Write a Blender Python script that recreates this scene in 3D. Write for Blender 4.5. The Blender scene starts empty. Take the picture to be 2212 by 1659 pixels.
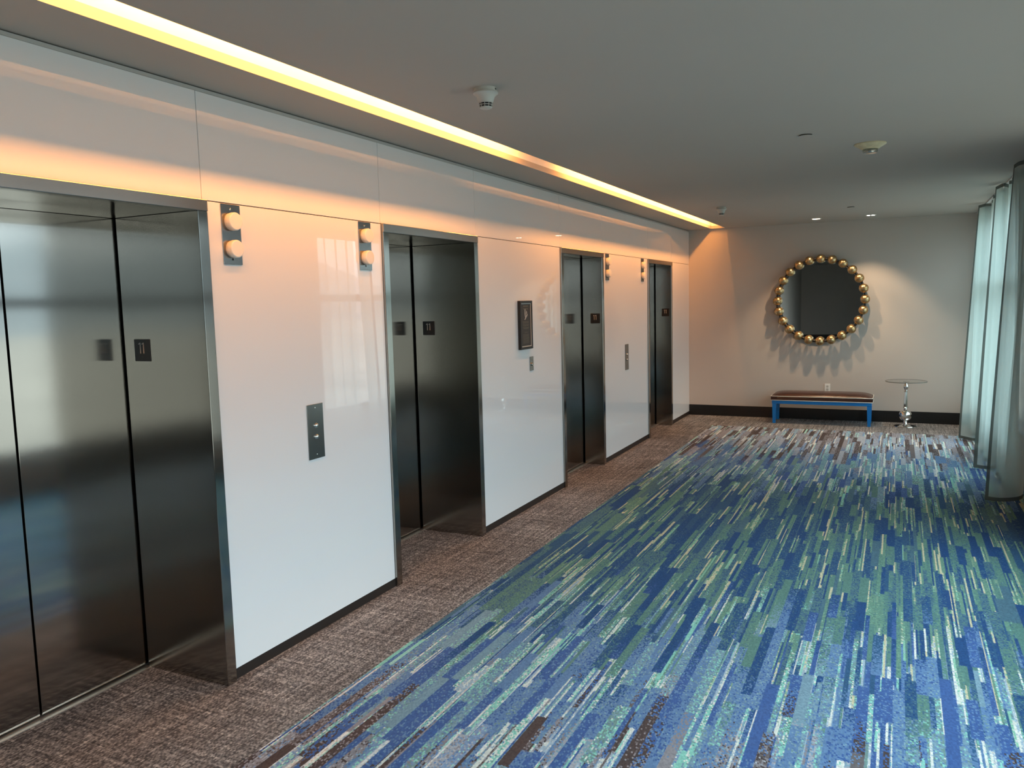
import bpy, bmesh, math, random
from mathutils import Vector, Matrix
random.seed(11)
S = bpy.context.scene
COL = S.collection
PI = math.pi

# ------------------------------------------------------------------ measures of the place (metres)
H = 2.683            # ceiling height
YF = 11.639          # far wall
YB = -8.0            # wall behind the camera
XR = 3.75            # inner face of the window wall
P = 0.015            # how far the steel frames stand proud of the glass
ZH = 2.20            # top of the elevator frames and the joint in the glass
ZO = 2.15            # underside of the elevator frames
SX0, SX1 = 0.335, 0.535   # slot in the ceiling
SY0, SY1 = 0.33, 11.56
LIFTS = [(1.435, 2.614, 0.505), (3.941, 5.115, 0.505), (6.700, 7.850, 0.200), (9.480, 10.625, 0.200)]


def lin(r, g, b):
    def f(c):
        c /= 255.0
        return c / 12.92 if c <= 0.04045 else ((c + 0.055) / 1.055) ** 2.4
    return (f(r), f(g), f(b), 1.0)


# ------------------------------------------------------------------ materials
class NT:
    def __init__(self, name):
        self.m = bpy.data.materials.new(name)
        self.m.use_nodes = True
        self.t = self.m.node_tree
        self.t.nodes.clear()
        self.out = self.t.nodes.new('ShaderNodeOutputMaterial')

    def n(self, typ, **kw):
        nd = self.t.nodes.new(typ)
        for k, v in kw.items():
            setattr(nd, k, v)
        return nd

    def put(self, sock, v):
        if v is None:
            return
        if hasattr(v, 'is_output'):
            self.t.links.new(v, sock)
        else:
            sock.default_value = v

    def math(self, op, a, b=None, c=None):
        nd = self.n('ShaderNodeMath', operation=op)
        for i, v in enumerate((a, b, c)):
            self.put(nd.inputs[i], v)
        return nd.outputs[0]

    def comb(self, x, y, z):
        nd = self.n('ShaderNodeCombineXYZ')
        for i, v in enumerate((x, y, z)):
            self.put(nd.inputs[i], v)
        return nd.outputs[0]

    def xyz(self):
        g = self.n('ShaderNodeNewGeometry')
        s = self.n('ShaderNodeSeparateXYZ')
        self.t.links.new(g.outputs['Position'], s.inputs[0])
        return s.outputs[0], s.outputs[1], s.outputs[2], g.outputs['Position']

    def white(self, vec):
        nd = self.n('ShaderNodeTexWhiteNoise', noise_dimensions='3D')
        self.t.links.new(vec, nd.inputs['Vector'])
        sp = self.n('ShaderNodeSeparateColor')
        self.t.links.new(nd.outputs['Color'], sp.inputs[0])
        return nd.outputs['Value'], sp.outputs[0], sp.outputs[1], sp.outputs[2]

    def noise(self, vec, scale, detail=2.0, rough=0.5):
        nd = self.n('ShaderNodeTexNoise')
        if vec is not None:
            self.t.links.new(vec, nd.inputs['Vector'])
        nd.inputs['Scale'].default_value = scale
        nd.inputs['Detail'].default_value = detail
        nd.inputs['Roughness'].default_value = rough
        return nd.outputs['Fac']

    def ramp(self, fac, stops, interp='CONSTANT'):
        nd = self.n('ShaderNodeValToRGB')
        r = nd.color_ramp
        r.interpolation = interp
        while len(r.elements) < len(stops):
            r.elements.new(0.5)
        for e, (p, c) in zip(r.elements, stops):
            e.position = p
            e.color = c
        self.put(nd.inputs[0], fac)
        return nd.outputs[0]

    def mix(self, f, a, b, blend='MIX'):
        nd = self.n('ShaderNodeMix', data_type='RGBA', blend_type=blend)
        self.put(nd.inputs[0], f)
        self.put(nd.inputs[6], a)
        self.put(nd.inputs[7], b)
        return nd.outputs[2]

    def mapr(self, v, a, b, c, d):
        nd = self.n('ShaderNodeMapRange')
        for i, q in enumerate((v, a, b, c, d)):
            self.put(nd.inputs[i], q)
        return nd.outputs[0]

    def bump(self, h, strength, dist=0.01):
        nd = self.n('ShaderNodeBump')
        nd.inputs['Strength'].default_value = strength
        nd.inputs['Distance'].default_value = dist
        self.put(nd.inputs['Height'], h)
        return nd.outputs[0]

    def princ(self, **kw):
        nd = self.n('ShaderNodeBsdfPrincipled')
        for k, v in kw.items():
            self.put(nd.inputs[k.replace('_', ' ')], v)
        return nd

    def end(self, shader):
        self.t.links.new(shader, self.out.inputs['Surface'])
        return self.m


def paint(name, col, rough=0.6, var=0.04, scale=3.0, bump=0.0, **kw):
    """a plain paint or plastic with a little unevenness"""
    k = NT(name)
    tc = k.n('ShaderNodeTexCoord').outputs['Object']
    f = k.noise(tc, scale, 3.0)
    c = k.mix(k.mapr(f, 0.3, 0.7, 0.0, 1.0), tuple(x * (1 - var) for x in col[:3]) + (1,), tuple(min(1, x * (1 + var)) for x in col[:3]) + (1,))
    p = k.princ(Base_Color=c, Roughness=rough, **kw)
    if bump:
        k.put(p.inputs['Normal'], k.bump(k.noise(tc, 180.0, 2.0), bump, 0.002))
    return k.end(p.outputs[0])


def brushed(name, col, rough=0.26, aniso=0.75, rot=0.0, wave=0.0, grain=(40.0, 40.0, 1.2)):
    """brushed stainless steel: grain, smeared reflections, slight waves in the sheet"""
    k = NT(name)
    tc = k.n('ShaderNodeTexCoord').outputs['Object']
    mp = k.n('ShaderNodeMapping')
    mp.inputs['Scale'].default_value = grain
    k.t.links.new(tc, mp.inputs['Vector'])
    g = k.noise(mp.outputs[0], 9.0, 3.0, 0.6)
    c = k.mix(g, tuple(x * 0.98 for x in col[:3]) + (1,), tuple(min(1, x * 1.02) for x in col[:3]) + (1,))
    tan = k.n('ShaderNodeTangent', direction_type='RADIAL', axis='Z')
    p = k.princ(Base_Color=c, Metallic=1.0, Roughness=k.mapr(g, 0.3, 0.7, rough * 0.94, rough * 1.06),
                Anisotropic=aniso, Anisotropic_Rotation=rot, Tangent=tan.outputs[0])
    if wave:
        wm = k.n('ShaderNodeMapping')
        wm.inputs['Scale'].default_value = (1.0, 1.0, 2.2)
        k.t.links.new(tc, wm.inputs['Vector'])
        k.put(p.inputs['Normal'], k.bump(k.noise(wm.outputs[0], 2.2, 1.0), wave, 0.01))
    return k.end(p.outputs[0])


def emit(name, col, strength):
    k = NT(name)
    e = k.n('ShaderNodeEmission')
    e.inputs[0].default_value = col
    e.inputs[1].default_value = strength
    return k.end(e.outputs[0])


def clear(name, tint, gloss=0.0, ior=1.45):
    """a thin clear pane: lets light through, mirrors at grazing angles"""
    k = NT(name)
    tr = k.n('ShaderNodeBsdfTransparent')
    tr.inputs[0].default_value = tint
    gl = k.n('ShaderNodeBsdfGlossy')
    gl.inputs['Roughness'].default_value = gloss
    lw = k.n('ShaderNodeLayerWeight')
    lw.inputs[0].default_value = 0.5
    r0 = ((ior - 1) / (ior + 1)) ** 2
    fr = k.math('MULTIPLY_ADD', k.math('POWER', lw.outputs['Facing'], 5.0), 1 - r0, r0)
    mx = k.n('ShaderNodeMixShader')
    k.t.links.new(fr, mx.inputs[0])
    k.t.links.new(tr.outputs[0], mx.inputs[1])
    k.t.links.new(gl.outputs[0], mx.inputs[2])
    return k.end(mx.outputs[0])


def sheer(name, col, see, trans=0.6):
    """loosely woven voile: part open weave, part thread that scatters and passes light"""
    k = NT(name)
    tc = k.n('ShaderNodeTexCoord').outputs['Object']
    mp = k.n('ShaderNodeMapping')
    mp.inputs['Scale'].default_value = (60, 60, 2)
    k.t.links.new(tc, mp.inputs['Vector'])
    f = k.noise(mp.outputs[0], 6.0, 2.0)
    c = k.mix(f, tuple(x * 0.92 for x in col[:3]) + (1,), tuple(min(1, x * 1.06) for x in col[:3]) + (1,))
    df = k.n('ShaderNodeBsdfDiffuse')
    tl = k.n('ShaderNodeBsdfTranslucent')
    k.t.links.new(c, df.inputs[0])
    k.t.links.new(c, tl.inputs[0])
    m1 = k.n('ShaderNodeMixShader')
    m1.inputs[0].default_value = trans
    k.t.links.new(df.outputs[0], m1.inputs[1])
    k.t.links.new(tl.outputs[0], m1.inputs[2])
    tr = k.n('ShaderNodeBsdfTransparent')
    # an open weave closes up when it is seen at a slant
    lw = k.n('ShaderNodeLayerWeight')
    lw.inputs[0].default_value = 0.5
    fac = k.mapr(lw.outputs['Facing'], 0.0, 1.0, 1.0 - see, 1.0 - see * 0.25)
    m2 = k.n('ShaderNodeMixShader')
    k.t.links.new(fac, m2.inputs[0])
    k.t.links.new(tr.outputs[0], m2.inputs[1])
    k.t.links.new(m1.outputs[0], m2.inputs[2])
    return k.end(m2.outputs[0])


def carpet_field():
    """woven strips of many widths running down the lobby; the mix of yarns changes along the room"""
    k = NT('striped_carpet')
    x, y, z, pos = k.xyz()
    jag = k.noise(pos, 260.0, 1.0)
    xj = k.math('ADD', x, k.mapr(jag, 0.3, 0.7, -0.0022, 0.0022))
    jag2 = k.noise(pos, 170.0, 1.0)
    yj = k.math('ADD', y, k.mapr(jag2, 0.3, 0.7, -0.006, 0.006))

    def layer(w, L, seed):
        c = k.math('FLOOR', k.math('DIVIDE', xj, w))
        h, h1, h2, h3 = k.white(k.comb(c, seed, 3.7))
        ln = k.mapr(h1, 0.0, 1.0, 0.65 / L, 1.6 / L)
        v = k.math('FLOOR', k.math('MULTIPLY_ADD', yj, ln, k.math('MULTIPLY', h2, 50.0)))
        return k.white(k.comb(c, v, seed))

    def pick(f, a, b):   # scalar a where f < 0, else b
        nd = k.n('ShaderNodeMix', data_type='FLOAT')
        k.put(nd.inputs[0], f)
        k.put(nd.inputs[2], a)
        k.put(nd.inputs[3], b)
        return nd.outputs[0]

    W = layer(0.046, 0.52, 1.3)
    M = layer(0.021, 0.50, 5.1)
    T = layer(0.0095, 0.62, 9.4)
    useM = k.math('GREATER_THAN', W[1], 0.42)
    useT = k.math('MULTIPLY', useM, k.math('GREATER_THAN', M[1], 0.55))
    r = pick(useT, pick(useM, W[0], M[0]), T[0])
    q = pick(useT, pick(useM, W[2], M[2]), T[2])
    s = pick(useT, pick(useM, W[3], M[3]), T[3])
    # tufts
    tuft = k.white(k.comb(k.math('FLOOR', k.math('DIVIDE', x, 0.0070)), k.math('FLOOR', k.math('DIVIDE', k.math('ADD', y, k.math('MULTIPLY', x, 0.35)), 0.0100)), 2.0))
    # which third of the pattern: symmetrical about the middle of the room, frayed strip by strip
    yy = k.math('ADD', y, k.mapr(q, 0.0, 1.0, -0.75, 0.75))
    yy = k.math('ADD', yy, k.mapr(tuft[1], 0.0, 1.0, -0.25, 0.25))
    d = k.math('ABSOLUTE', k.math('SUBTRACT', yy, 5.78))
    def pal(*stops):
        out, pos = [], 0.0
        for wgt, col in stops:
            out.append((pos, lin(*col)))
            pos += wgt
        return out
    A = pal((0.12, (40, 78, 128)), (0.10, (52, 92, 130)), (0.11, (78, 114, 134)), (0.18, (92, 134, 128)), (0.16, (106, 148, 132)), (0.11, (126, 160, 140)), (0.07, (136, 192, 168)), (0.15, (204, 200, 168)))
    Bp = pal((0.09, (66, 100, 158)), (0.19, (98, 134, 176)), (0.11, (124, 158, 176)), (0.04, (116, 150, 148)), (0.13, (140, 206, 192)), (0.28, (222, 227, 219)), (0.16, (164, 186, 202)))
    Cp = pal((0.12, (80, 72, 72)), (0.05, (108, 104, 106)), (0.12, (144, 144, 150)), (0.10, (170, 178, 188)), (0.10, (128, 158, 194)), (0.04, (96, 132, 182)), (0.16, (168, 220, 208)), (0.23, (230, 233, 230)), (0.10, (212, 202, 188)))
    # heathered strips mix in tufts of a neighbour yarn
    heath = k.math('MULTIPLY', k.math('GREATER_THAN', s, 0.20), k.math('GREATER_THAN', tuft[2], 0.38))
    r2 = pick(heath, r, k.math('ADD', r, k.mapr(tuft[3], 0.0, 1.0, -0.17, 0.17)))
    ca, cb, cc = k.ramp(r2, A), k.ramp(r2, Bp), k.ramp(r2, Cp)
    fa = k.math('GREATER_THAN', d, 1.85)
    fb = k.math('GREATER_THAN', d, 3.25)
    c = k.mix(fb, k.mix(fa, ca, cb), cc)
    c = k.mix(1.0, c, k.ramp(tuft[0], [(0.0, (0.72, 0.72, 0.74, 1)), (1.0, (1.0, 1.0, 1.0, 1))], 'LINEAR'), 'MULTIPLY')
    p = k.princ(Base_Color=c, Roughness=0.95, Specular_IOR_Level=0.1)
    k.put(p.inputs['Normal'], k.bump(tuft[0], 0.25, 0.004))
    return k.end(p.outputs[0])


def carpet_border():
    """brown grey tweed with pale flecks lying both ways"""
    k = NT('tweed_carpet')
    x, y, z, pos = k.xyz()
    yo = k.math('ADD', y, k.math('MULTIPLY', x, 0.3))
    tuft = k.white(k.comb(k.math('FLOOR', k.math('DIVIDE', x, 0.0075)), k.math('FLOOR', k.math('DIVIDE', yo, 0.0095)), 7.0))
    a = k.noise(k.comb(k.math('MULTIPLY', x, 2.0), k.math('MULTIPLY', y, 62.0), 0.0), 1.0, 3.0, 0.7)
    b = k.noise(k.comb(k.math('MULTIPLY', x, 62.0), k.math('MULTIPLY', y, 1.6), 4.0), 1.0, 3.0, 0.7)
    g = k.noise(pos, 2.2, 3.0)
    v = k.math('ADD', k.math('MULTIPLY', tuft[0], 0.36), k.math('ADD', k.math('MULTIPLY', a, 0.75), k.math('MULTIPLY', b, 0.75)))
    v = k.math('ADD', v, k.math('MULTIPLY', g, 0.25))
    c = k.ramp(k.mapr(v, 0.66, 1.48, 0.0, 1.0), [(0.0, lin(40, 40, 42)), (0.35, lin(90, 89, 90)), (0.62, lin(136, 134, 133)), (1.0, lin(214, 210, 204))], 'LINEAR')
    p = k.princ(Base_Color=c, Roughness=0.95, Specular_IOR_Level=0.1)
    k.put(p.inputs['Normal'], k.bump(tuft[0], 0.25, 0.004))
    return k.end(p.outputs[0])


def gold_leaf():
    k = NT('antique_gold')
    tc = k.n('ShaderNodeTexCoord').outputs['Object']
    f = k.noise(tc, 28.0, 4.0, 0.65)
    c = k.ramp(k.mapr(f, 0.3, 0.7, 0, 1), [(0.0, (0.22, 0.12, 0.05, 1)), (0.4, (0.47, 0.32, 0.15, 1)), (1.0, (0.68, 0.54, 0.34, 1))], 'LINEAR')
    p = k.princ(Base_Color=c, Metallic=1.0, Roughness=k.mapr(f, 0.3, 0.7, 0.42, 0.24))
    return k.end(p.outputs[0])


M = {}
M['glass'] = None
k = NT('back_painted_white_glass')
p = k.princ(Base_Color=(0.80, 0.81, 0.82, 1), Roughness=0.45, Coat_Weight=1.0, Coat_Roughness=0.0, Coat_IOR=1.8, Specular_IOR_Level=0.0)
M['glass'] = k.end(p.outputs[0])
M['toptrim'] = paint('grey_edge_trim', (0.45, 0.44, 0.42, 1), 0.6)
M['gap'] = paint('dark_joint', lin(30, 26, 22), 0.9)
M['ceiling'] = paint('ceiling_paint', (0.46, 0.425, 0.38, 1), 0.9, 0.015, 1.2, 0.02)
M['cove'] = paint('cove_paint', (0.92, 0.92, 0.91, 1), 0.8)
M['wall'] = paint('greige_wall_paint', (0.52, 0.475, 0.43, 1), 0.85, 0.02, 1.5, 0.04)
M['winwall'] = paint('window_wall_paint', (0.36, 0.36, 0.35, 1), 0.8)
M['black'] = paint('black_baseboard', lin(14, 12, 12), 0.4)
M['brownbase'] = paint('dark_brown_baseboard', lin(34, 27, 24), 0.45)
M['door_steel'] = brushed('door_steel', (0.41, 0.385, 0.355, 1), 0.125, 0.9, 0.0, 0.05)
M['frame_steel'] = brushed('frame_steel', (0.36, 0.34, 0.31, 1), 0.15, 0.88)
M['header_steel'] = brushed('header_steel', (0.34, 0.335, 0.32, 1), 0.25, 0.6, 0.25, 0.0, (40, 1.2, 40))
M['plate_steel'] = brushed('plate_steel', (0.33, 0.325, 0.315, 1), 0.24, 0.5)
M['sill_metal'] = brushed('sill_metal', (0.62, 0.58, 0.52, 1), 0.4, 0.3, 0.25, 0.0, (40, 1.2, 40))
M['chrome'] = brushed('polished_chrome', (0.80, 0.79, 0.77, 1), 0.04, 0.0, 0.0, 0.0, (6, 6, 6))
M['nickel'] = brushed('button_nickel', (0.78, 0.74, 0.68, 1), 0.14, 0.0, 0.0, 0.0, (6, 6, 6))
M['lens'] = paint('ivory_lens', lin(238, 230, 216), 0.35)
M['dark'] = paint('black_plastic', lin(20, 19, 18), 0.45)
M['numeral'] = paint('grey_numeral', lin(190, 186, 178), 0.5)
M['signface'] = paint('bronze_sign_face', lin(46, 41, 36), 0.5)
M['signtext'] = paint('sign_lettering', lin(104, 97, 86), 0.6)
M['white'] = paint('white_plastic', lin(232, 230, 224), 0.4)
M['offwhite'] = paint('detector_plastic', lin(196, 194, 186), 0.5)
M['yellowed'] = paint('yellowed_plastic', lin(206, 194, 158), 0.5, 0.12, 30)
M['blue'] = paint('bright_blue_lacquer', lin(0, 112, 188), 0.35)
M['leather'] = paint('dark_brown_leather', lin(62, 34, 24), 0.26, 0.15, 14.0, 0.12)
M['piping'] = paint('cream_piping', lin(232, 226, 214), 0.6)
M['gold'] = gold_leaf()
M['mirror'] = brushed('silvered_mirror', (0.80, 0.79, 0.76, 1), 0.0, 0.0, 0.0, 0.0, (1, 1, 1))
M['pane'] = clear('window_pane', (0.86, 0.90, 0.89, 1))
M['tabletop'] = clear('clear_table_glass', (0.93, 0.95, 0.94, 1))
M['glassedge'] = paint('glass_edge', lin(92, 92, 84), 0.15)
M['bulb'] = clear('clear_plastic_lens', (0.80, 0.82, 0.80, 1), 0.05)
M['alu'] = paint('dark_window_frame', lin(34, 36, 36), 0.45)
M['sheer'] = sheer('aqua_grey_voile', (0.55, 0.66, 0.635, 1), 0.50, 0.68)
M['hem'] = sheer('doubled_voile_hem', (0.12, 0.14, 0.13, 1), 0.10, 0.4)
M['track'] = paint('white_curtain_track', lin(200, 202, 200), 0.5)
M['lamp'] = emit('warm_lamp_strip', (1.0, 0.365, 0.08, 1), 140.0)
M['lamp'].cycles.emission_sampling = 'FRONT'
M['spot'] = emit('downlight_lamp', (1.0, 0.80, 0.55, 1), 9.0)
M['spotw'] = emit('downlight_lamp_cool', (1.0, 0.92, 0.80, 1), 9.0)
M['field'] = carpet_field()
M['border'] = carpet_border()
M['ground'] = paint('distant_town', (0.22, 0.20, 0.17, 1), 0.9, 0.5, 0.02)
M['hill'] = paint('distant_hill', (0.16, 0.18, 0.19, 1), 0.95, 0.25, 0.004)


# ------------------------------------------------------------------ mesh helpers
class MB:
    def __init__(self):
        self.b = bmesh.new()

    def box(self, x0, x1, y0, y1, z0, z1, bev=0.0, seg=2):
        vs = [self.b.verts.new((x, y, z)) for z in (z0, z1) for y in (y0, y1) for x in (x0, x1)]
        fs = [self.b.faces.new([vs[i] for i in q]) for q in ((0, 2, 3, 1), (4, 5, 7, 6), (0, 1, 5, 4), (2, 6, 7, 3), (0, 4, 6, 2), (1, 3, 7, 5))]
        if bev:
            es = {e for f in fs for e in f.edges}
            bmesh.ops.bevel(self.b, geom=list(es), offset=bev, segments=seg, affect='EDGES', profile=0.5)
        return self

    def hexa(self, pts):
        """eight corners: bottom four counter-clockwise, top four likewise"""
        vs = [self.b.verts.new(q) for q in pts]
        for q in ((3, 2, 1, 0), (4, 5, 6, 7), (0, 1, 5, 4), (1, 2, 6, 5), (2, 3, 7, 6), (3, 0, 4, 7)):
            self.b.faces.new([vs[i] for i in q])
        return self

    def lathe(self, prof, c=(0, 0, 0), axis='z', seg=32, smooth=True):
        """profile of (radius, height) turned about an axis through c"""
        rings = []
        for r, h in prof:
            ring = []
            for i in range(seg):
                a = 2 * PI * i / seg
                if axis == 'z':
                    q = (c[0] + r * math.cos(a), c[1] + r * math.sin(a), c[2] + h)
                elif axis == 'x':
                    q = (c[0] + h, c[1] + r * math.cos(a), c[2] + r * math.sin(a))
                else:
                    q = (c[0] + r * math.sin(a), c[1] + h, c[2] + r * math.cos(a))
                ring.append(self.b.verts.new(q))
            rings.append(ring)
        for a, bb in zip(rings, rings[1:]):
            for i in range(seg):
                f = self.b.faces.new((a[i], a[(i + 1) % seg], bb[(i + 1) % seg], bb[i]))
                f.smooth = smooth
        for ring in (rings[0], rings[-1]):
            self.b.faces.new(ring)
        return self

    def tube(self, pts, r, seg=8, closed=False):
        pts = [Vector(q) for q in pts]
        n = len(pts)
        rings = []
        for i, q in enumerate(pts):
            a = pts[i - 1] if (i or closed) else q
            c = pts[(i + 1) % n] if (i < n - 1 or closed) else q
            d = (c - a).normalized()
            u = d.orthogonal() if abs(d.z) > 0.9 else d.cross(Vector((0, 0, 1))).normalized()
            u.normalize()
            w = d.cross(u)
            rings.append([self.b.verts.new(q + r * (math.cos(2 * PI * j / seg) * u + math.sin(2 * PI * j / seg) * w)) for j in range(seg)])
        m = n if closed else n - 1
        for i in range(m):
            a, c = rings[i], rings[(i + 1) % n]
            for j in range(seg):
                f = self.b.faces.new((a[j], a[(j + 1) % seg], c[(j + 1) % seg], c[j]))
                f.smooth = True
        if not closed:
            self.b.faces.new(rings[0])
            self.b.faces.new(rings[-1])
        return self

    def prism(self, poly, to3d, depth):
        """extrude a flat outline; to3d maps (a, b, t) to a point"""
        lo = [self.b.verts.new(to3d(a, c, 0.0)) for a, c in poly]
        hi = [self.b.verts.new(to3d(a, c, depth)) for a, c in poly]
        n = len(poly)
        self.b.faces.new(lo)
        self.b.faces.new(hi)
        for i in range(n):
            self.b.faces.new((lo[i], lo[(i + 1) % n], hi[(i + 1) % n], hi[i]))
        return self

    def quad(self, *pts, mat=0):
        f = self.b.faces.new([self.b.verts.new(q) for q in pts])
        f.material_index = mat
        return f

    def build(self, name, mats, parent=None, base=None, recalc=True):
        if recalc:
            bmesh.ops.recalc_face_normals(self.b, faces=self.b.faces)
        me = bpy.data.meshes.new(name)
        if base is None:
            base = parent_base(parent) if parent is not None else None
        if base is not None:
            bmesh.ops.translate(self.b, verts=self.b.verts, vec=-Vector(base))
        self.b.to_mesh(me)
        if me.polygons and sum(p.use_smooth for p in me.polygons) > 0.6 * len(me.polygons):
            me.set_sharp_from_angle(angle=math.radians(36))
        self.b.free()
        for m in (mats if isinstance(mats, (list, tuple)) else [mats]):
            me.materials.append(m)
        o = bpy.data.objects.new(name, me)
        COL.objects.link(o)
        if parent is not None:
            o.parent = parent
        elif base is not None:
            o.location = base
        return o


def parent_base(o):
    v = Vector((0, 0, 0))
    while o is not None:
        v = v + Vector(o.location)
        o = o.parent
    return v


def tag(o, label=None, cat=None, group=None, kind=None):
    if label:
        o['label'] = label
    if cat:
        o['category'] = cat
    if group:
        o['group'] = group
    if kind:
        o['kind'] = kind
    return o


def thing(name, loc, label, cat, group=None):
    o = bpy.data.objects.new(name, None)
    o.empty_display_size = 0.1
    COL.objects.link(o)
    o.location = loc
    return tag(o, label, cat, group)


def struct(o, label, cat):
    return tag(o, label, cat, kind='structure')


def copy_thing(src, loc, label, keep=None):
    c = src.copy()
    COL.objects.link(c)
    c.location = loc
    c['label'] = label
    for ch in src.children:
        d = ch.copy()
        COL.objects.link(d)
        d.parent = c
        for g in ch.children:
            e = g.copy()
            COL.objects.link(e)
            e.parent = d
    return c


# ------------------------------------------------------------------ room shell
fl = MB()
XB, YBD = 0.525, 10.73
fl.quad((XB, YB, 0), (XR + 0.1, YB, 0), (XR + 0.1, YBD, 0), (XB, YBD, 0), mat=0)
fl.quad((-0.8, YB, 0), (XB, YB, 0), (XB, YBD, 0), (-0.8, YBD, 0), mat=1)
fl.quad((-0.8, YBD, 0), (XR + 0.1, YBD, 0), (XR + 0.1, YF + 0.05, 0), (-0.8, YF + 0.05, 0), mat=1)
for q in list(fl.b.faces):
    q.normal_update()
floor = fl.build('floor', [M['field'], M['border']], recalc=False)
struct(floor, 'blue and green striped carpet with a brown tweed border along the elevators', 'floor')

ce = MB()
T = 0.04
ce.box(-0.012, SX0, YB, YF, H, H + T)
ce.box(SX1, XR + 0.1, YB, YF, H, H + T)
ce.box(SX0, SX1, SY1, YF, H, H + T)
ce.box(SX0, SX1, YB, SY0, H, H + T)
ceiling = ce.build('ceiling', M['ceiling'])
struct(ceiling, 'plain grey white ceiling with a long lit slot beside the elevators', 'ceiling')
cv = MB()
cv.box(SX0 - 0.02, SX0, SY0, SY1, H + T, 3.00)
cv.box(SX1, SX1 + 0.02, SY0, SY1, H + T, 3.00)
cv.box(SX0 - 0.02, SX1 + 0.02, SY0, SY1, 3.00, 3.02)
cv.box(SX0 - 0.02, SX1 + 0.02, SY1, SY1 + 0.02, H + T, 3.02)
cv.box(SX0 - 0.02, SX1 + 0.02, SY0 - 0.02, SY0, H + T, 3.02)
struct(cv.build('trim_1', M['cove']), 'white lining of the light slot in the ceiling', 'trim')

# left wall: solid core between the elevators, white glass panels on its face
edges = [0.33] + [v for a, b, d in LIFTS for v in (a, b)] + [YF]


def wall_core(y0, y1, z0, z1, x0=-0.75, x1=-0.012):
    o = MB().box(x0, x1, y0, y1, z0, z1).build('wall_left', M['gap'])
    return struct(o, 'elevator wall clad in glossy white glass panels', 'wall')


wall_core(0.33, YF, 0, H + 0.3, -0.80, -0.75)
band = wall_core(0.33, YF, ZH, H + 0.3)
piers = [wall_core(edges[i] + (0.012 if i else 0), edges[i + 1] - (0.012 if i < len(edges) - 2 else 0), 0, ZH) for i in range(0, len(edges), 2)]
ZB = 0.052
ZT = H - 0.022
MB().box(-0.012, -0.003, 0.33, YF, ZT + 0.0015, H - 0.005).build('top_trim', M['toptrim'], band)
for i in range(0, len(edges), 2):
    a, b = edges[i], edges[i + 1]
    MB().box(-0.012, 0.0, a + 0.002, b - 0.002, ZB, ZH - 0.004, 0.0008, 1).build('glass_panel', M['glass'], piers[i // 2])
cuts = [0.33, 1.44, 2.600, 3.936, 5.105, 6.698, 7.835, 9.482, 10.612, YF]
for a, b in zip(cuts, cuts[1:]):
    MB().box(-0.012, 0.0, a + 0.0015, b - 0.0015, ZH, ZT, 0.0008, 1).build('glass_panel', M['glass'], band)
for i in range(0, len(edges), 2):
    o = MB().box(-0.012, -0.002, edges[i], edges[i + 1], 0, ZB).build('baseboard_left', M['brownbase'])
    struct(o, 'low dark brown baseboard under the white glass panels', 'baseboard')
# plain painted wall that continues behind the camera
o = MB().box(-0.75, 0.0, YB, 0.33, 0, H + T).build('wall_left_rear', M['wall'])
struct(o, 'plain greige wall past the near end of the elevator wall', 'wall')

o = MB().box(-0.8, XR + 0.3, YF, YF + 0.12, 0, H + 0.3).build('wall_far', M['wall'])
struct(o, 'greige end wall with round mirror', 'wall')
o = MB().box(0.0, XR, YF - 0.012, YF, 0, 0.152, 0.002, 1).build('baseboard_far', M['black'])
struct(o, 'tall black baseboard along the end wall', 'baseboard')
o = MB().box(-0.8, XR + 0.3, YB - 0.12, YB, 0, H + T).build('wall_near', M['wall'])
struct(o, 'greige wall behind the viewer', 'wall')
o = MB().box(0.0, XR, YB, YB + 0.012, 0, 0.152).build('baseboard_near', M['black'])
struct(o, 'black baseboard behind the viewer', 'baseboard')

WINS = [(-2.9, 6.0, 5), (7.95, 11.40, 2)]
ZS, ZW = 0.36, 2.64
wr = MB()
ys = [YB] + [v for a, b, n in WINS for v in (a, b)] + [YF]
for i in range(0, len(ys), 2):
    wr.box(XR, XR + 0.2, ys[i], ys[i + 1], 0, H + T)
for a, b, n in WINS:
    wr.box(XR, XR + 0.2, a, b, 0, ZS)
    wr.box(XR, XR + 0.2, a, b, ZW, H + T)
struct(wr.build('wall_right', M['winwall']), 'window wall at the right behind the sheer curtains', 'wall')
for wi, (a, b, n) in enumerate(WINS):
    r = bpy.data.objects.new('window_%d' % (wi + 1), None)
    COL.objects.link(r)
    r.location = (XR + 0.08, a, ZS)
    struct(r, 'wide window with a dark transom bar', 'window')
    f = MB()
    f.box(XR + 0.03, XR + 0.13, a, b, ZS, ZS + 0.05)
    f.box(XR + 0.03, XR + 0.13, a, b, ZW - 0.05, ZW)
    f.box(XR + 0.03, XR + 0.13, a, b, 1.785, 1.875)
    for i in range(n + 1):
        yy = a + (b - a) * i / n
        f.box(XR + 0.03, XR + 0.13, max(a, yy - 0.03), min(b, yy + 0.03), ZS, ZW)
    f.build('window_frame', M['alu'], r)
    g = MB()
    g.quad((XR + 0.08, a, ZS), (XR + 0.08, b, ZS), (XR + 0.08, b, ZW), (XR + 0.08, a, ZW))
    g.build('glass_pane', M['pane'], r)

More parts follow.
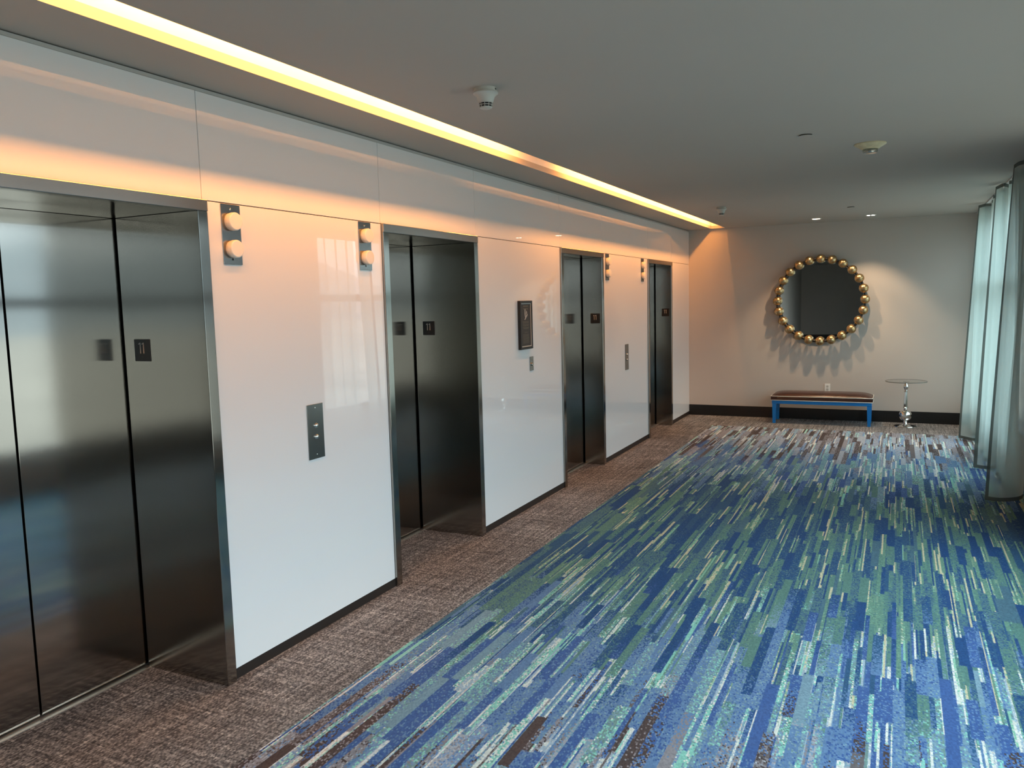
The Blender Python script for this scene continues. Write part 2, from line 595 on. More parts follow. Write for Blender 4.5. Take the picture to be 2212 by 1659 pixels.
# outside: town far below and a line of hills
g = MB()
g.quad((4.2, -3000, -38), (4.2, 3000, -38), (4000, 3000, -38), (4000, -3000, -38))
struct(g.build('ground_outside', M['ground']), 'town far below the windows', 'ground')
hl = MB()
n = 90
prev = None
for i in range(n + 1):
    yy = -2600 + 5200 * i / n
    t = i / n
    hgt = 205 + 40 * math.sin(t * 17) + 34 * math.sin(t * 41 + 1) + 14 * math.sin(t * 97 + 2)
    ring = [hl.b.verts.new(q) for q in ((1500, yy, -38), (1750, yy, hgt * 0.55 - 20), (2050, yy, hgt), (2600, yy, -38))]
    if prev:
        for j in range(3):
            fc = hl.b.faces.new((prev[j], prev[j + 1], ring[j + 1], ring[j]))
            fc.smooth = True
    prev = ring
struct(hl.build('hills_outside', M['hill']), 'line of hills beyond the windows', 'hill')

# ------------------------------------------------------------------ light strips in the slot
for ya, yb_, lb in ((0.36, 5.02, 'warm glowing strip light in the near run of the ceiling slot'),
                    (5.98, 11.40, 'warm glowing strip light in the far run of the ceiling slot')):
    t = thing('strip_light', (0.523, (ya + yb_) / 2, 2.870), lb, 'light', 'strip lights hidden in the ceiling slot')
    ch = MB()
    ch.box(0.528, 0.535, ya, yb_, 2.874, 2.916)
    ch.box(0.5185, 0.528, ya, yb_, 2.870, 2.874)
    ch.box(0.508, 0.528, ya, yb_, 2.916, 2.920)
    ch.box(0.508, 0.528, ya - 0.004, ya, 2.870, 2.920)
    ch.box(0.508, 0.528, yb_, yb_ + 0.004, 2.870, 2.920)
    ch.build('shield_channel', M['track'], t)  # unseen channel, added so its lip cuts part of the lamp's downward light
    lm = MB()
    nseg = int((yb_ - ya) / 0.16)
    for i in range(nseg):
        a_, b_ = ya + (yb_ - ya) * i / nseg, ya + (yb_ - ya) * (i + 1) / nseg
        lm.quad((0.510, a_, 2.874), (0.510, a_, 2.916), (0.510, b_, 2.916), (0.510, b_, 2.874))
        lm.quad((0.510, a_, 2.874), (0.510, b_, 2.874), (0.5185, b_, 2.874), (0.5185, a_, 2.874))
    bmesh.ops.remove_doubles(lm.b, verts=lm.b.verts, dist=1e-5)
    for f_ in lm.b.faces:
        f_.normal_update()
        want = Vector((-1, 0, 0)) if abs(f_.normal.x) > 0.5 else Vector((0, 0, -1))
        if f_.normal.dot(want) < 0:
            f_.normal_flip()
    lm.build('lamp', M['lamp'], t, recalc=False)

# ------------------------------------------------------------------ elevators
ORD = ['nearest elevator entrance, large steel recess cut off by the left edge',
       'second elevator entrance, deep steel recess just before the black framed sign',
       'third elevator entrance, shallow steel recess just past the black framed sign',
       'farthest elevator entrance, shallow steel recess closest to the greige end wall']
for i, (a, b, d) in enumerate(LIFTS):
    e = thing('elevator_entrance', (0.0, (a + b) / 2, 0.0), ORD[i], 'elevator', 'elevators along the white glass wall')
    J = 0.055
    MB().box(-d, P, a, a + J, 0, ZO, 0.0025, 2).build('jamb', M['frame_steel'], e)
    MB().box(-d, P, b - J, b, 0, ZO, 0.0025, 2).build('jamb', M['frame_steel'], e)
    MB().box(-0.03, P + 0.003, a, b, ZO - 0.001, ZH - 0.001, 0.0025, 2).build('header', M['header_steel'], e)
    MB().box(-d, -0.03, a + J, b - J, ZO, ZO + 0.03).build('soffit', M['frame_steel'], e)
    m = (a + b) / 2
    gap = 0.0045 if i == 0 else 0.0022
    xd = -d - 0.012
    MB().box(xd - 0.03, xd, a + 0.03, m - gap, 0.014, ZO + 0.03, 0.002, 2).build('door_panel', M['door_steel'], e)
    MB().box(xd - 0.03, xd, m + gap, b - 0.03, 0.014, ZO + 0.03, 0.002, 2).build('door_panel', M['door_steel'], e)
    MB().box(-d - 0.10, -d + 0.022, a + J, b - J, 0.0, 0.006, 0.001, 1).build('sill', M['sill_metal'], e)

# ------------------------------------------------------------------ floor number plates on the steel returns
WHICH = ['nearest', 'second', 'third', 'farthest']
for i, (a, b, d) in enumerate(LIFTS):
    yr = b - 0.055
    x0 = -0.438 if d > 0.3 else -0.117
    zc0 = 1.4925 if i < 2 else 1.480
    t = thing('floor_number_sign', (x0 + 0.051, yr, zc0), 'black square plate reading 11 on the steel return of the %s elevator' % WHICH[i], 'sign', 'floor number signs beside the elevator doors')
    MB().box(x0, x0 + 0.102, yr - 0.003, yr, zc0, zc0 + 0.102, 0.0012, 1).build('plate', M['dark'], t)
    for q in range(2):
        xx = x0 + 0.038 + q * 0.021
        one = [(0.0, 0.0), (0.0050, 0.0), (0.0050, 0.050), (0.0015, 0.050), (-0.0080, 0.045), (-0.0080, 0.0405), (0.0, 0.0435)]
        MB().prism(one, lambda u, v, w, xx=xx: (xx + u, yr - 0.003 - w, zc0 + 0.036 + v), 0.0012).build('numeral', M['numeral'], t)
    br = MB()
    for q in range(7):
        br.lathe([(0.0008, 0.0), (0.0006, -0.0008)], (x0 + 0.045 + 0.004 * (q % 4), yr - 0.003, zc0 + 0.018 + 0.004 * (q // 4)), 'y', 8)
    br.build('braille', M['dark'], t)

# ------------------------------------------------------------------ hall lanterns (up and down lamps)
def lantern(y, label):
    t = thing('wall_lantern', (0.0, y, 1.924), label, 'lantern', 'elevator lanterns high on the white glass')
    MB().box(0.0, 0.004, y - 0.0575, y + 0.0575, 1.924, 2.1945, 0.001, 1).build('back_plate', M['plate_steel'], t)
    for zc in (2.116, 1.993):
        l = MB().lathe([(0.0385, 0.004), (0.0385, 0.014), (0.0405, 0.015), (0.0405, 0.033), (0.0388, 0.0365), (0.0365, 0.0378), (0.0352, 0.0381), (0.0340, 0.0382), (0.0, 0.0382)], (0, y - 0.003, zc), 'x', 40).build('lens', M['lens'], t)
    for zc in (2.172, 1.947):
        MB().lathe([(0.0045, 0.004), (0.0045, 0.0055), (0.002, 0.0065)], (0, y - 0.003, zc), 'x', 12).build('screw', M['dark'] if zc < 2 else M['nickel'], t)
    return t


l0 = lantern(2.760, 'steel lantern plate with two round ivory lamps, right beside the nearest elevator frame')
for y, lb in ((3.775, 'steel lantern plate with two round ivory lamps, just before the second elevator frame'),
              (7.992, 'steel lantern plate with two round ivory lamps, just past the third elevator'),
              (9.272, 'steel lantern plate with two round ivory lamps, just before the farthest elevator')):
    copy_thing(l0, (0.0, y, 1.924), lb)

# ------------------------------------------------------------------ call panels
def call_panel(y, label):
    t = thing('elevator_call_switch', (0.0, y, 0.927), label, 'call panel', 'elevator call panels with up and down buttons')
    MB().box(0.0, 0.004, y - 0.0635, y + 0.0635, 0.927, 1.216, 0.001, 1).build('plate', M['plate_steel'], t)
    for zc in (1.102, 1.043):
        bt = MB().lathe([(0.0135, 0.004), (0.0135, 0.007), (0.0118, 0.0085), (0.0110, 0.0125), (0.0085, 0.0145), (0.0, 0.0150)], (0, y, zc), 'x', 28).build('button', M['nickel'], t)
        bt['label'] = 'round bright metal button'
    for zc in (1.196, 0.949):
        MB().lathe([(0.0038, 0.004), (0.0038, 0.0052), (0.0018, 0.006)], (0, y, zc), 'x', 12).build('screw', M['nickel'], t)
    return t


c0 = call_panel(3.270, 'dark looking steel call panel on the glass between the nearest two elevators')
copy_thing(c0, (0.0, 8.632, 0.927), 'pale steel call panel on the glass between the farthest two elevators')

# ------------------------------------------------------------------ framed evacuation sign
y0, y1, z0, z1 = 5.785, 6.020, 1.335, 1.729
t = thing('evacuation_sign', (0.0, (y0 + y1) / 2, z0), 'tall black framed sign with stair pictogram and silver inner line', 'sign')
fr = MB()
w = 0.020
fr.box(0, 0.026, y0, y0 + w, z0, z1, 0.002, 2)
fr.box(0, 0.026, y1 - w, y1, z0, z1, 0.002, 2)
fr.box(0, 0.026, y0 + w - 0.004, y1 - w + 0.004, z0, z0 + w, 0.002, 2)
fr.box(0, 0.026, y0 + w - 0.004, y1 - w + 0.004, z1 - w, z1, 0.002, 2)
fr.build('frame', M['dark'], t)
ln = MB()
a0, a1, b0, b1 = y0 + w, y1 - w, z0 + w, z1 - w
lw = 0.007
ln.box(0.004, 0.0215, a0, a0 + lw, b0, b1)
ln.box(0.004, 0.0215, a1 - lw, a1, b0, b1)
ln.box(0.004, 0.0215, a0 + lw, a1 - lw, b0, b0 + lw)
ln.box(0.004, 0.0215, a0 + lw, a1 - lw, b1 - lw, b1)
ln.build('inner_line', M['numeral'], t)
MB().box(0.002, 0.018, a0 + lw, a1 - lw, b0 + lw, b1 - lw).build('face', M['signface'], t)
ym, zs = (y0 + y1) / 2, 0.0188
rnd = random.Random(5)


def text_rows(name, rows):
    tx = MB()
    for zr, half, hh in rows:
        u = -half
        while u < half - 0.006:
            wl = min(half - u, rnd.uniform(0.010, 0.024))
            tx.box(0.018, zs, ym + u, ym + u + wl, z0 + zr, z0 + zr + hh)
            u += wl + 0.005
    tx.build(name, M['signtext'], t)


text_rows('heading', [(0.345, 0.046, 0.011), (0.322, 0.042, 0.011)])
text_rows('paragraph', [(0.222, 0.062, 0.0045), (0.212, 0.060, 0.0045)])
text_rows('paragraph', [(0.198, 0.060, 0.0045), (0.188, 0.052, 0.0045)])
text_rows('paragraph', [(0.174, 0.058, 0.0045), (0.165, 0.046, 0.0045)])
MB().box(0.018, zs, ym - 0.032, ym + 0.034, z0 + 0.136, z0 + 0.139).build('divider_line', M['signtext'], t)
text_rows('floor_plan', [(0.050 + q * 0.0085, 0.058, 0.0035) for q in range(9)])
pc = MB()
m3 = lambda u, v, wv: (0.018 + wv, ym + u, z0 + v)
pc.prism([(-0.028, 0.240), (-0.016, 0.240), (0.030, 0.276), (0.030, 0.286), (0.020, 0.286)], m3, 0.0016)        # stair
pc.prism([(-0.016, 0.262), (-0.008, 0.258), (-0.006, 0.285), (-0.012, 0.312), (-0.020, 0.312), (-0.021, 0.285)], m3, 0.0016)  # walking figure
pc.prism([(0.008, 0.288), (0.020, 0.286), (0.022, 0.298), (0.014, 0.314), (0.007, 0.306)], m3, 0.0016)           # flame
pc.lathe([(0.0065, 0.0), (0.0065, 0.0016)], (0.018, ym - 0.014, z0 + 0.318), 'x', 16)
pc.build('pictogram', M['numeral'], t)

# ------------------------------------------------------------------ key switch below it
t = thing('key_switch', (0.0, 6.030, 1.148), 'small steel key switch plate on the glass below the black sign', 'key switch')
MB().box(0.0, 0.005, 5.994, 6.066, 1.148, 1.265, 0.002, 2).build('plate', M['plate_steel'], t)
cy = MB().lathe([(0.013, 0.005), (0.013, 0.014), (0.011, 0.016), (0.0, 0.016)], (0, 6.032, 1.200), 'x', 24).build('key_cylinder', M['nickel'], t)
MB().box(0.016, 0.0165, 6.0305, 6.0335, 1.194, 1.206).build('keyhole', M['dark'], cy)

# ------------------------------------------------------------------ smoke detectors
def detector(x, y, label):
    t = thing('smoke_detector', (x, y, H), label, 'smoke detector', 'smoke detectors on the ceiling')
    c = (x, y, H)
    MB().lathe([(0.050, 0.0), (0.052, -0.012), (0.046, -0.020)], c, 'z', 40).build('base', M['offwhite'], t)
    MB().lathe([(0.056, -0.019), (0.057, -0.024), (0.050, -0.029), (0.042, -0.036), (0.034, -0.060), (0.032, -0.064)], c, 'z', 40).build('housing', M['offwhite'], t)
    g = MB()
    g.lathe([(0.0285, -0.063), (0.026, -0.082)], c, 'z', 32)
    g.build('sensor_chamber', M['dark'], t)
    r = MB()
    for zz, rr in ((-0.0645, 0.0315), (-0.0735, 0.0295)):
        r.tube([(x + rr * math.cos(2 * PI * j / 32), y + rr * math.sin(2 * PI * j / 32), H + zz) for j in range(32)], 0.0014, 6, True)
    for j in range(10):
        an = 2 * PI * j / 10
        r.tube([(x + 0.0315 * math.cos(an), y + 0.0315 * math.sin(an), H - 0.063), (x + 0.0275 * math.cos(an), y + 0.0275 * math.sin(an), H - 0.084)], 0.0013, 6)
    r.build('grille', M['offwhite'], t)
    MB().lathe([(0.0282, -0.0825), (0.027, -0.087), (0.020, -0.090), (0.0, -0.091)], c, 'z', 32).build('cap', M['offwhite'], t)
    MB().box(x + 0.036, x + 0.052, y - 0.006, y + 0.006, H - 0.013, H - 0.004, 0.001, 1).build('latch', M['dark'], t)
    return t


d0 = detector(1.045, 3.300, 'large cone shaped smoke detector on the ceiling beside the near run of the light slot')
copy_thing(d0, (1.005, 8.87, H), 'small looking cone shaped smoke detector near the far end of the light slot')

# ------------------------------------------------------------------ strobe, sprinkler covers, downlights
x, y = 2.560, 5.785
t = thing('ceiling_strobe', (x, y, H), 'yellowed round fire strobe with clear lens on the ceiling', 'fire strobe')
MB().lathe([(0.096, 0.0), (0.097, -0.006), (0.092, -0.010), (0.062, -0.026), (0.052, -0.036), (0.0, -0.036)], (x, y, H), 'z', 48).build('base', M['yellowed'], t)
MB().lathe([(0.046, -0.036), (0.046, -0.050), (0.040, -0.060), (0.0, -0.061)], (x, y, H), 'z', 40).build('lens', M['bulb'], t)
lp = MB()
lp.box(x - 0.028, x + 0.028, y - 0.012, y + 0.012, H - 0.044, H - 0.037)
lp.tube([(x - 0.024, y, H - 0.049), (x + 0.024, y, H - 0.049)], 0.004)
lp.build('flash_tube', M['chrome'], t)


def cover(x, y, label):
    t = thing('ceiling_sprinkler', (x, y, H), label, 'sprinkler cover', 'concealed sprinkler covers in the ceiling')
    MB().lathe([(0.037, 0.0), (0.037, -0.0065)], (x, y, H), 'z', 32).build('shade_collar', M['dark'], t)  # black cylinder stands in for the shade in the gap above the disc
    MB().lathe([(0.041, -0.0062), (0.041, -0.0078), (0.039, -0.0085), (0.0, -0.0090)], (x, y, H), 'z', 40).build('cover_disc', M['ceiling'], t)
    return t


s0 = cover(2.218, 5.245, 'flush round sprinkler cover in the ceiling next to the yellowed strobe')
copy_thing(s0, (2.247, 9.82, H), 'flush round sprinkler cover in the ceiling near the two downlights')


def downlight(x, y, label, two):
    t = thing('downlight', (x, y, H), label, 'downlight', 'recessed downlights before the end wall')
    MB().lathe([(0.048, -0.0005), (0.050, -0.004), (0.062, -0.0035), (0.066, 0.0), (0.050, 0.0)], (x, y, H), 'z', 40).build('ring', M['white'], t)
    lm = MB()
    if two:
        for q in (-0.026, 0.026):
            lm.lathe([(0.019, -0.001), (0.017, -0.006), (0.0, -0.0065)], (x + q, y, H), 'z', 24)
    else:
        lm.lathe([(0.047, -0.001), (0.044, -0.006), (0.0, -0.0065)], (x, y, H), 'z', 32)
    lm.build('lamp', M['spotw'] if two else M['spot'], t)
    return t


downlight(1.780, 11.02, 'warm glowing downlight above the round mirror', False)
downlight(2.418, 11.00, 'whiter downlight with two glints right of the round mirror', True)


def spot(x, y, z, aim, energy, col, ang, blend):
    ld = bpy.data.lights.new('downlight_beam', 'SPOT')
    ld.energy = energy
    ld.color = col
    ld.spot_size = math.radians(ang)
    ld.spot_blend = blend
    ld.shadow_soft_size = 0.018
    o = bpy.data.objects.new('downlight_beam', ld)
    o.location = (x, y, z)
    o.rotation_euler = (Vector(aim) - Vector((x, y, z))).to_track_quat('-Z', 'Y').to_euler()
    COL.objects.link(o)


spot(1.780, 11.02, H - 0.02, (1.78, 11.28, 0), 80, (1.0, 0.66, 0.38), 92, 0.5)
spot(2.418, 11.00, H - 0.02, (2.30, 11.28, 0), 62, (1.0, 0.70, 0.44), 92, 0.5)

# ------------------------------------------------------------------ round beaded mirror
cx, cz, R = 1.800, 1.641, 0.555
t = thing('round_mirror', (cx, YF, cz), 'round wall mirror framed by a ring of antique gold balls', 'mirror')
bk = MB()
bk.lathe([(0.53, 0.0), (0.53, -0.028)], (cx, YF, cz), 'y', 72, False)
bk.build('backing', M['dark'], t)
mg = MB().lathe([(0.525, -0.002), (0.525, 0.002)], (0, 0, 0), 'y', 96, False)
bmesh.ops.transform(mg.b, verts=mg.b.verts, matrix=Matrix.Translation((cx, YF - 0.040, cz)) @ Matrix.Rotation(0.0117, 4, 'Z') @ Matrix.Rotation(0.0025, 4, 'X'))
mg.build('mirror_glass', M['mirror'], t)
yb = YF - 0.090
for i in range(24):
    an = PI / 2 - 2 * PI * i / 24
    c = (cx + R * math.cos(an), yb, cz + R * math.sin(an))
    prof = [(0.0605 * math.sin(PI * j / 20), -0.0605 * math.cos(PI * j / 20)) for j in range(1, 20)]
    MB().lathe(prof, c, 'y', 28).build('gold_ball', M['gold'], t)
    a2 = an - PI / 24
    d = Vector((math.sin(a2), 0, -math.cos(a2)))
    c2 = Vector((cx + R * math.cos(a2), yb, cz + R * math.sin(a2)))
    MB().tube([c2 - d * 0.020, c2 + d * 0.020], 0.017, 14).build('connector', M['dark'], t)
for i in range(0, 24, 3):
    st = MB()
    an = PI / 2 - 2 * PI * i / 24
    st.tube([(cx + 0.515 * math.cos(an), YF - 0.03, cz + 0.515 * math.sin(an)), (cx + (R - 0.02) * math.cos(an), yb, cz + (R - 0.02) * math.sin(an))], 0.006)
    st.build('bracket', M['dark'], t)

# ------------------------------------------------------------------ bench
bx0, bx1, by0, by1 = 1.226, 2.482, 11.125, 11.555
t = thing('bench', ((bx0 + bx1) / 2, (by0 + by1) / 2, 0), 'long bench with blue legs and dark brown leather seat below the mirror', 'bench')
cu = MB()
nx, ny = 48, 20
bw = []
zb0, zb1 = 0.314, 0.369


def top(u, v):
    e = (1 - abs(u) ** 9) * (1 - abs(v) ** 3.2)
    return zb1 + 0.054 * max(0.0, e) ** 0.75


grid = []
for i in range(nx + 1):
    u = math.sin((i / nx - 0.5) * PI)
    row = []
    for j in range(ny + 1):
        v = math.sin((j / ny - 0.5) * PI)
        row.append(cu.b.verts.new(((bx0 + bx1) / 2 + u * (bx1 - bx0) / 2, (by0 + by1) / 2 + v * (by1 - by0) / 2, top(u, v))))
    grid.append(row)
for i in range(nx):
    for j in range(ny):
        f = cu.b.faces.new((grid[i][j], grid[i + 1][j], grid[i + 1][j + 1], grid[i][j + 1]))
        f.smooth = True
rim = [grid[i][0] for i in range(nx + 1)] + [grid[nx][j] for j in range(1, ny + 1)] + [grid[i][ny] for i in range(nx - 1, -1, -1)] + [grid[0][j] for j in range(ny - 1, 0, -1)]
low = [cu.b.verts.new((v.co.x, v.co.y, zb0)) for v in rim]
for i in range(len(rim)):
    cu.b.faces.new((rim[i], rim[(i + 1) % len(rim)], low[(i + 1) % len(rim)], low[i]))
cu.b.faces.new(low)
cush = cu.build('cushion', M['leather'], t)
for zz in (zb1, zb0 + 0.001):
    pts = [(bx0, by0, zz), (bx1, by0, zz), (bx1, by1, zz), (bx0, by1, zz)]
    full = []
    for a, b in zip(pts, pts[1:] + pts[:1]):
        full += [tuple(Vector(a).lerp(Vector(b), s)) for s in (0.004, 0.25, 0.5, 0.75, 0.996)]
    MB().tube(full, 0.0042, 8, True).build('piping', M['piping'], cush)
ap = MB()
for (a, b, c, d) in ((bx0 + 0.012, bx1 - 0.012, by0 + 0.010, by0 + 0.034), (bx0 + 0.012, bx1 - 0.012, by1 - 0.034, by1 - 0.010),
                     (bx0 + 0.012, bx0 + 0.036, by0 + 0.034, by1 - 0.034), (bx1 - 0.036, bx1 - 0.012, by0 + 0.034, by1 - 0.034)):
    ap.box(a, b, c, d, 0.266, 0.313, 0.002, 1)
ap.build('apron', M['blue'], t)
for sx in (0, 1):
    for sy in (0, 1):
        X = (bx0 + 0.014) if sx == 0 else (bx1 - 0.014)
        Y = (by0 + 0.012) if sy == 0 else (by1 - 0.012)
        dx, dy = (1 if sx == 0 else -1), (1 if sy == 0 else -1)
        t0, b0, ins = 0.052, 0.036, 0.008
        def ring(z, wv, i0):
            xs = sorted((X + dx * i0, X + dx * (i0 + wv)))
            yy = sorted((Y + dy * i0, Y + dy * (i0 + wv)))
            return [(xs[0], yy[0], z), (xs[1], yy[0], z), (xs[1], yy[1], z), (xs[0], yy[1], z)]
        MB().hexa(ring(0.0, b0, ins) + ring(0.268, t0, 0.002)).build('leg', M['blue'], t)

# ------------------------------------------------------------------ small chrome table with a glass top
x, y = 2.862, 11.285
t = thing('side_table', (x, y, 0), 'small round glass topped side table on a turned chrome pedestal', 'table')
MB().lathe([(0.132, 0.0), (0.133, 0.006), (0.128, 0.012), (0.085, 0.017), (0.045, 0.026), (0.028, 0.042), (0.022, 0.060)], (x, y, 0), 'z', 48).build('base', M['chrome'], t)
pd = MB()
pr = [(0.020, 0.058), (0.024, 0.066), (0.020, 0.074)]
for j in range(1, 16):
    a = PI * j / 16
    r = 0.0755 * math.sin(a)
    if r > 0.020:
        pr.append((r, 0.148 - 0.0755 * math.cos(a)))
pr += [(0.017, 0.226), (0.022, 0.232), (0.016, 0.240), (0.030, 0.247), (0.034, 0.252), (0.028, 0.258)]
pd.lathe(pr, (x, y, 0), 'z', 48)
pd.build('globe', M['chrome'], t)
MB().lathe([(0.027, 0.256), (0.0195, 0.452)], (x, y, 0), 'z', 8, False).build('faceted_column', M['chrome'], t)
MB().lathe([(0.019, 0.450), (0.023, 0.456), (0.017, 0.462), (0.021, 0.468), (0.016, 0.476)] + [(0.0305 * math.sin(PI * j / 14), 0.518 - 0.038 * math.cos(PI * j / 14)) for j in range(3, 12)] + [(0.016, 0.556), (0.013, 0.566), (0.040, 0.578), (0.042, 0.583)], (x, y, 0), 'z', 40).build('finial', M['chrome'], t)
tp = MB()
tp.lathe([(0.244, 0.583), (0.244, 0.591)], (x, y, 0), 'z', 72, False)
for f in list(tp.b.faces):
    if len(f.verts) == 4:
        f.material_index = 1
    elif f.calc_center_median().z < 0.587:
        tp.b.faces.remove(f)
tp.build('glass_top', [M['tabletop'], M['glassedge']], t)

# ------------------------------------------------------------------ wall outlet
x, z = 1.899, 0.383
t = thing('wall_outlet', (x, YF, z), 'white electrical outlet on the end wall just above the bench', 'outlet')
MB().box(x - 0.036, x + 0.036, YF - 0.006, YF, z, z + 0.114, 0.002, 2).build('plate', M['white'], t)
for zz in (z + 0.037, z + 0.077):
    rc = MB().lathe([(0.0165, -0.006), (0.0165, -0.008)], (x, YF, zz), 'y', 24).build('receptacle', M['offwhite'], t)
    sl = MB()
    sl.box(x - 0.0075, x - 0.0055, YF - 0.0085, YF - 0.008, zz - 0.002, zz + 0.007)
    sl.box(x + 0.0055, x + 0.0075, YF - 0.0085, YF - 0.008, zz - 0.002, zz + 0.007)
    sl.lathe([(0.0025, -0.008), (0.0025, -0.0085)], (x, YF, zz - 0.008), 'y', 10)
    sl.build('slots', M['dark'], rc)

# ------------------------------------------------------------------ sheer curtains
def spline(pts, m):
    """evenly spaced Catmull-Rom samples through plan points"""
    pts = [Vector(q) for q in pts]
    ext = [2 * pts[0] - pts[1]] + pts + [2 * pts[-1] - pts[-2]]
    dense = []
    for i in range(1, len(ext) - 2):
        p0, p1, p2, p3 = ext[i - 1:i + 3]
        for s in range(24):
            u = s / 24
            dense.append(0.5 * ((2 * p1) + (p2 - p0) * u + (2 * p0 - 5 * p1 + 4 * p2 - p3) * u * u + (3 * p1 - p0 - 3 * p2 + p3) * u ** 3))
    dense.append(pts[-1])
    L = [0.0]
    for a, b in zip(dense, dense[1:]):
        L.append(L[-1] + (b - a).length)
    out = []
    j = 0
    for i in range(m + 1):
        q = L[-1] * i / m
        while j < len(L) - 2 and L[j + 1] < q:
            j += 1
        f = (q - L[j]) / max(1e-9, L[j + 1] - L[j])
        out.append(dense[j].lerp(dense[j + 1], f))
    return out, L[-1]


def curtain(bot, topp, label):
    m = 150
    pb, Lb = spline(bot, m)
    pt, Lt = spline(topp, m)
    z0, z1 = 0.018, H - 0.014
    lead = max(2, round(0.030 / (Lb / m)))
    zs = [z0, z0 + 0.016, z0 + 0.032] + [z0 + 0.032 + (z1 - 0.03 - z0 - 0.032) * i / 24 for i in range(1, 25)] + [z1 - 0.015, z1]
    t = thing('sheer_curtain', (bot[0][0], bot[0][1], z0), label, 'curtain', 'sheer curtains at the window wall')

    def pos(i, z):
        f = (z - z0) / (z1 - z0)
        f = f ** 1.15
        q = pb[i].lerp(pt[i], f)
        return (q.x, q.y, z)
    fab, hem = MB(), MB()
    for tgt, want in ((fab, False), (hem, True)):
        cache = {}
        def v(i, j):
            if (i, j) not in cache:
                cache[(i, j)] = tgt.b.verts.new(pos(i, zs[j]))
            return cache[(i, j)]
        for i in range(m):
            for j in range(len(zs) - 1):
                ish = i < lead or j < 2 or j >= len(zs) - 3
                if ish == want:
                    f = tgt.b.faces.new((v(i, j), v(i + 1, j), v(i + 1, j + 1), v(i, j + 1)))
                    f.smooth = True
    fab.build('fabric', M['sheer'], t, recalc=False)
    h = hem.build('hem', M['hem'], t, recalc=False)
    h['label'] = 'darker doubled hem'
    return t


curtain([(3.417, 7.389), (3.521, 7.363), (3.641, 7.439), (3.700, 7.561), (3.700, 7.70), (3.590, 7.80), (3.700, 7.90), (3.590, 8.00), (3.700, 8.10), (3.590, 8.20), (3.700, 8.30), (3.590, 8.40), (3.700, 8.50), (3.650, 8.58)],
        [(3.522, 7.300), (3.540, 7.120), (3.600, 7.060), (3.680, 7.160), (3.700, 7.340), (3.620, 7.46), (3.700, 7.58), (3.600, 7.68), (3.700, 7.79), (3.600, 7.90), (3.700, 8.00), (3.600, 8.12), (3.700, 8.22), (3.600, 8.34), (3.700, 8.44), (3.650, 8.54)],
        'nearest sheer grey green curtain panel, cut by the right edge of the photo')
curtain([(3.434, 8.740), (3.540, 8.690), (3.650, 8.760), (3.705, 8.890), (3.650, 9.02), (3.560, 9.08), (3.560, 9.18), (3.650, 9.26), (3.705, 9.38), (3.630, 9.50), (3.560, 9.58), (3.620, 9.70), (3.700, 9.80), (3.640, 9.92), (3.600, 10.02)],
        [(3.538, 8.736), (3.575, 8.490), (3.640, 8.640), (3.700, 8.740), (3.690, 8.880), (3.610, 8.96), (3.590, 9.08), (3.650, 9.18), (3.705, 9.30), (3.640, 9.42), (3.590, 9.52), (3.630, 9.64), (3.700, 9.74), (3.650, 9.88), (3.620, 9.98)],
        'middle one of the three sheer curtain panels, between the nearest and the farthest')
curtain([(3.412, 10.486), (3.553, 10.305), (3.650, 10.370), (3.705, 10.50), (3.640, 10.62), (3.560, 10.68), (3.570, 10.78), (3.650, 10.86), (3.700, 10.98), (3.630, 11.08), (3.570, 11.16), (3.620, 11.28), (3.690, 11.38), (3.700, 11.50)],
        [(3.540, 10.509), (3.598, 10.343), (3.690, 10.400), (3.705, 10.55), (3.640, 10.66), (3.590, 10.72), (3.600, 10.82), (3.660, 10.90), (3.700, 11.00), (3.640, 11.10), (3.590, 11.18), (3.630, 11.30), (3.690, 11.40), (3.700, 11.52)],
        'farthest sheer curtain panel, hanging closest to the end wall and glass topped table')
tag(MB().box(3.60, 3.63, 6.6, 11.6, H - 0.012, H, 0.002, 1).build('curtain_track', M['track'], base=(3.615, 9.1, H - 0.012)), 'slim white curtain track on the ceiling above the sheer curtains', 'curtain track')

# ------------------------------------------------------------------ daylight
wd = bpy.data.worlds.new('daylight')
S.world = wd
wd.use_nodes = True
nt = wd.node_tree
nt.nodes.clear()
wo = nt.nodes.new('ShaderNodeOutputWorld')
bg = nt.nodes.new('ShaderNodeBackground')
tcw = nt.nodes.new('ShaderNodeTexCoord')
sp = nt.nodes.new('ShaderNodeSeparateXYZ')
rp = nt.nodes.new('ShaderNodeValToRGB')
nt.links.new(tcw.outputs['Generated'], sp.inputs[0])
nt.links.new(sp.outputs[2], rp.inputs[0])
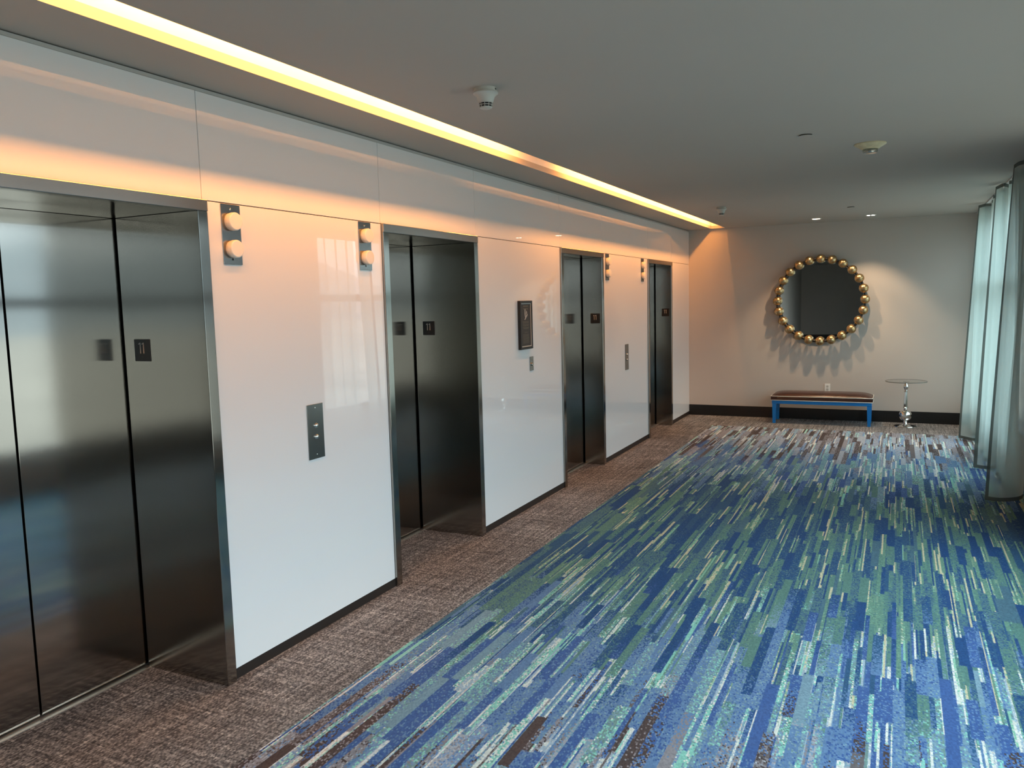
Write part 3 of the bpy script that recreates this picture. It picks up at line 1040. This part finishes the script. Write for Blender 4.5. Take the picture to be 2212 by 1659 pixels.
# overcast: dim towards the horizon, brighter higher up
els = rp.color_ramp.elements
sky = [(0.0, 0.30), (0.07, 0.44), (0.18, 0.50), (0.36, 0.85), (0.70, 1.0)]
while len(els) < len(sky):
    els.new(0.5)
for e, (pz, v) in zip(els, sky):
    e.position = pz
    e.color = (0.79 * v, 0.94 * v, 1.02 * v, 1)
nt.links.new(rp.outputs[0], bg.inputs[0])
bg.inputs[1].default_value = 8.0
nt.links.new(bg.outputs[0], wo.inputs[0])

# the window openings guide the sampling of the sky (portals give off no light of their own)
for a, b, n in WINS:
    ld = bpy.data.lights.new('window_portal', 'AREA')
    ld.shape = 'RECTANGLE'
    ld.size = b - a
    ld.size_y = ZW - ZS
    ld.cycles.is_portal = True
    o = bpy.data.objects.new('window_portal', ld)
    o.location = (XR + 0.16, (a + b) / 2, (ZS + ZW) / 2)
    o.rotation_euler = (math.radians(90), 0, math.radians(90))
    COL.objects.link(o)

# ------------------------------------------------------------------ camera
cam = bpy.data.cameras.new('camera')
co = bpy.data.objects.new('camera', cam)
COL.objects.link(co)
yaw, pitch, roll = math.radians(25.88646), math.radians(5.87999), math.radians(-1.46453)
f = Vector((-math.sin(yaw) * math.cos(pitch), math.cos(yaw) * math.cos(pitch), -math.sin(pitch)))
r = Vector((math.cos(yaw), math.sin(yaw), 0))
u = r.cross(f)
r2 = math.cos(roll) * r + math.sin(roll) * u
u2 = -math.sin(roll) * r + math.cos(roll) * u
mt = Matrix((r2, u2, -f)).transposed().to_4x4()
mt.translation = Vector((2.74190, 0.0, 1.72100))
co.matrix_world = mt
cam.sensor_fit = 'HORIZONTAL'
cam.sensor_width = 36.0
cam.lens = 1718.454 / 2212 * 36
cam.clip_start = 0.05
cam.clip_end = 6000
S.camera = co

S.view_settings.view_transform = 'Standard'
S.view_settings.look = 'None'
S.view_settings.gamma = 1.0
S.view_settings.exposure = 0.0
S.view_settings.use_curve_mapping = False
S.cycles.use_denoising = True
S.cycles.max_bounces = 10
S.cycles.diffuse_bounces = 5
S.cycles.glossy_bounces = 5
S.cycles.transparent_max_bounces = 24
S.cycles.sample_clamp_indirect = 4.0
S.cycles.use_adaptive_sampling = False
S.cycles.caustics_reflective = False
S.cycles.caustics_refractive = False
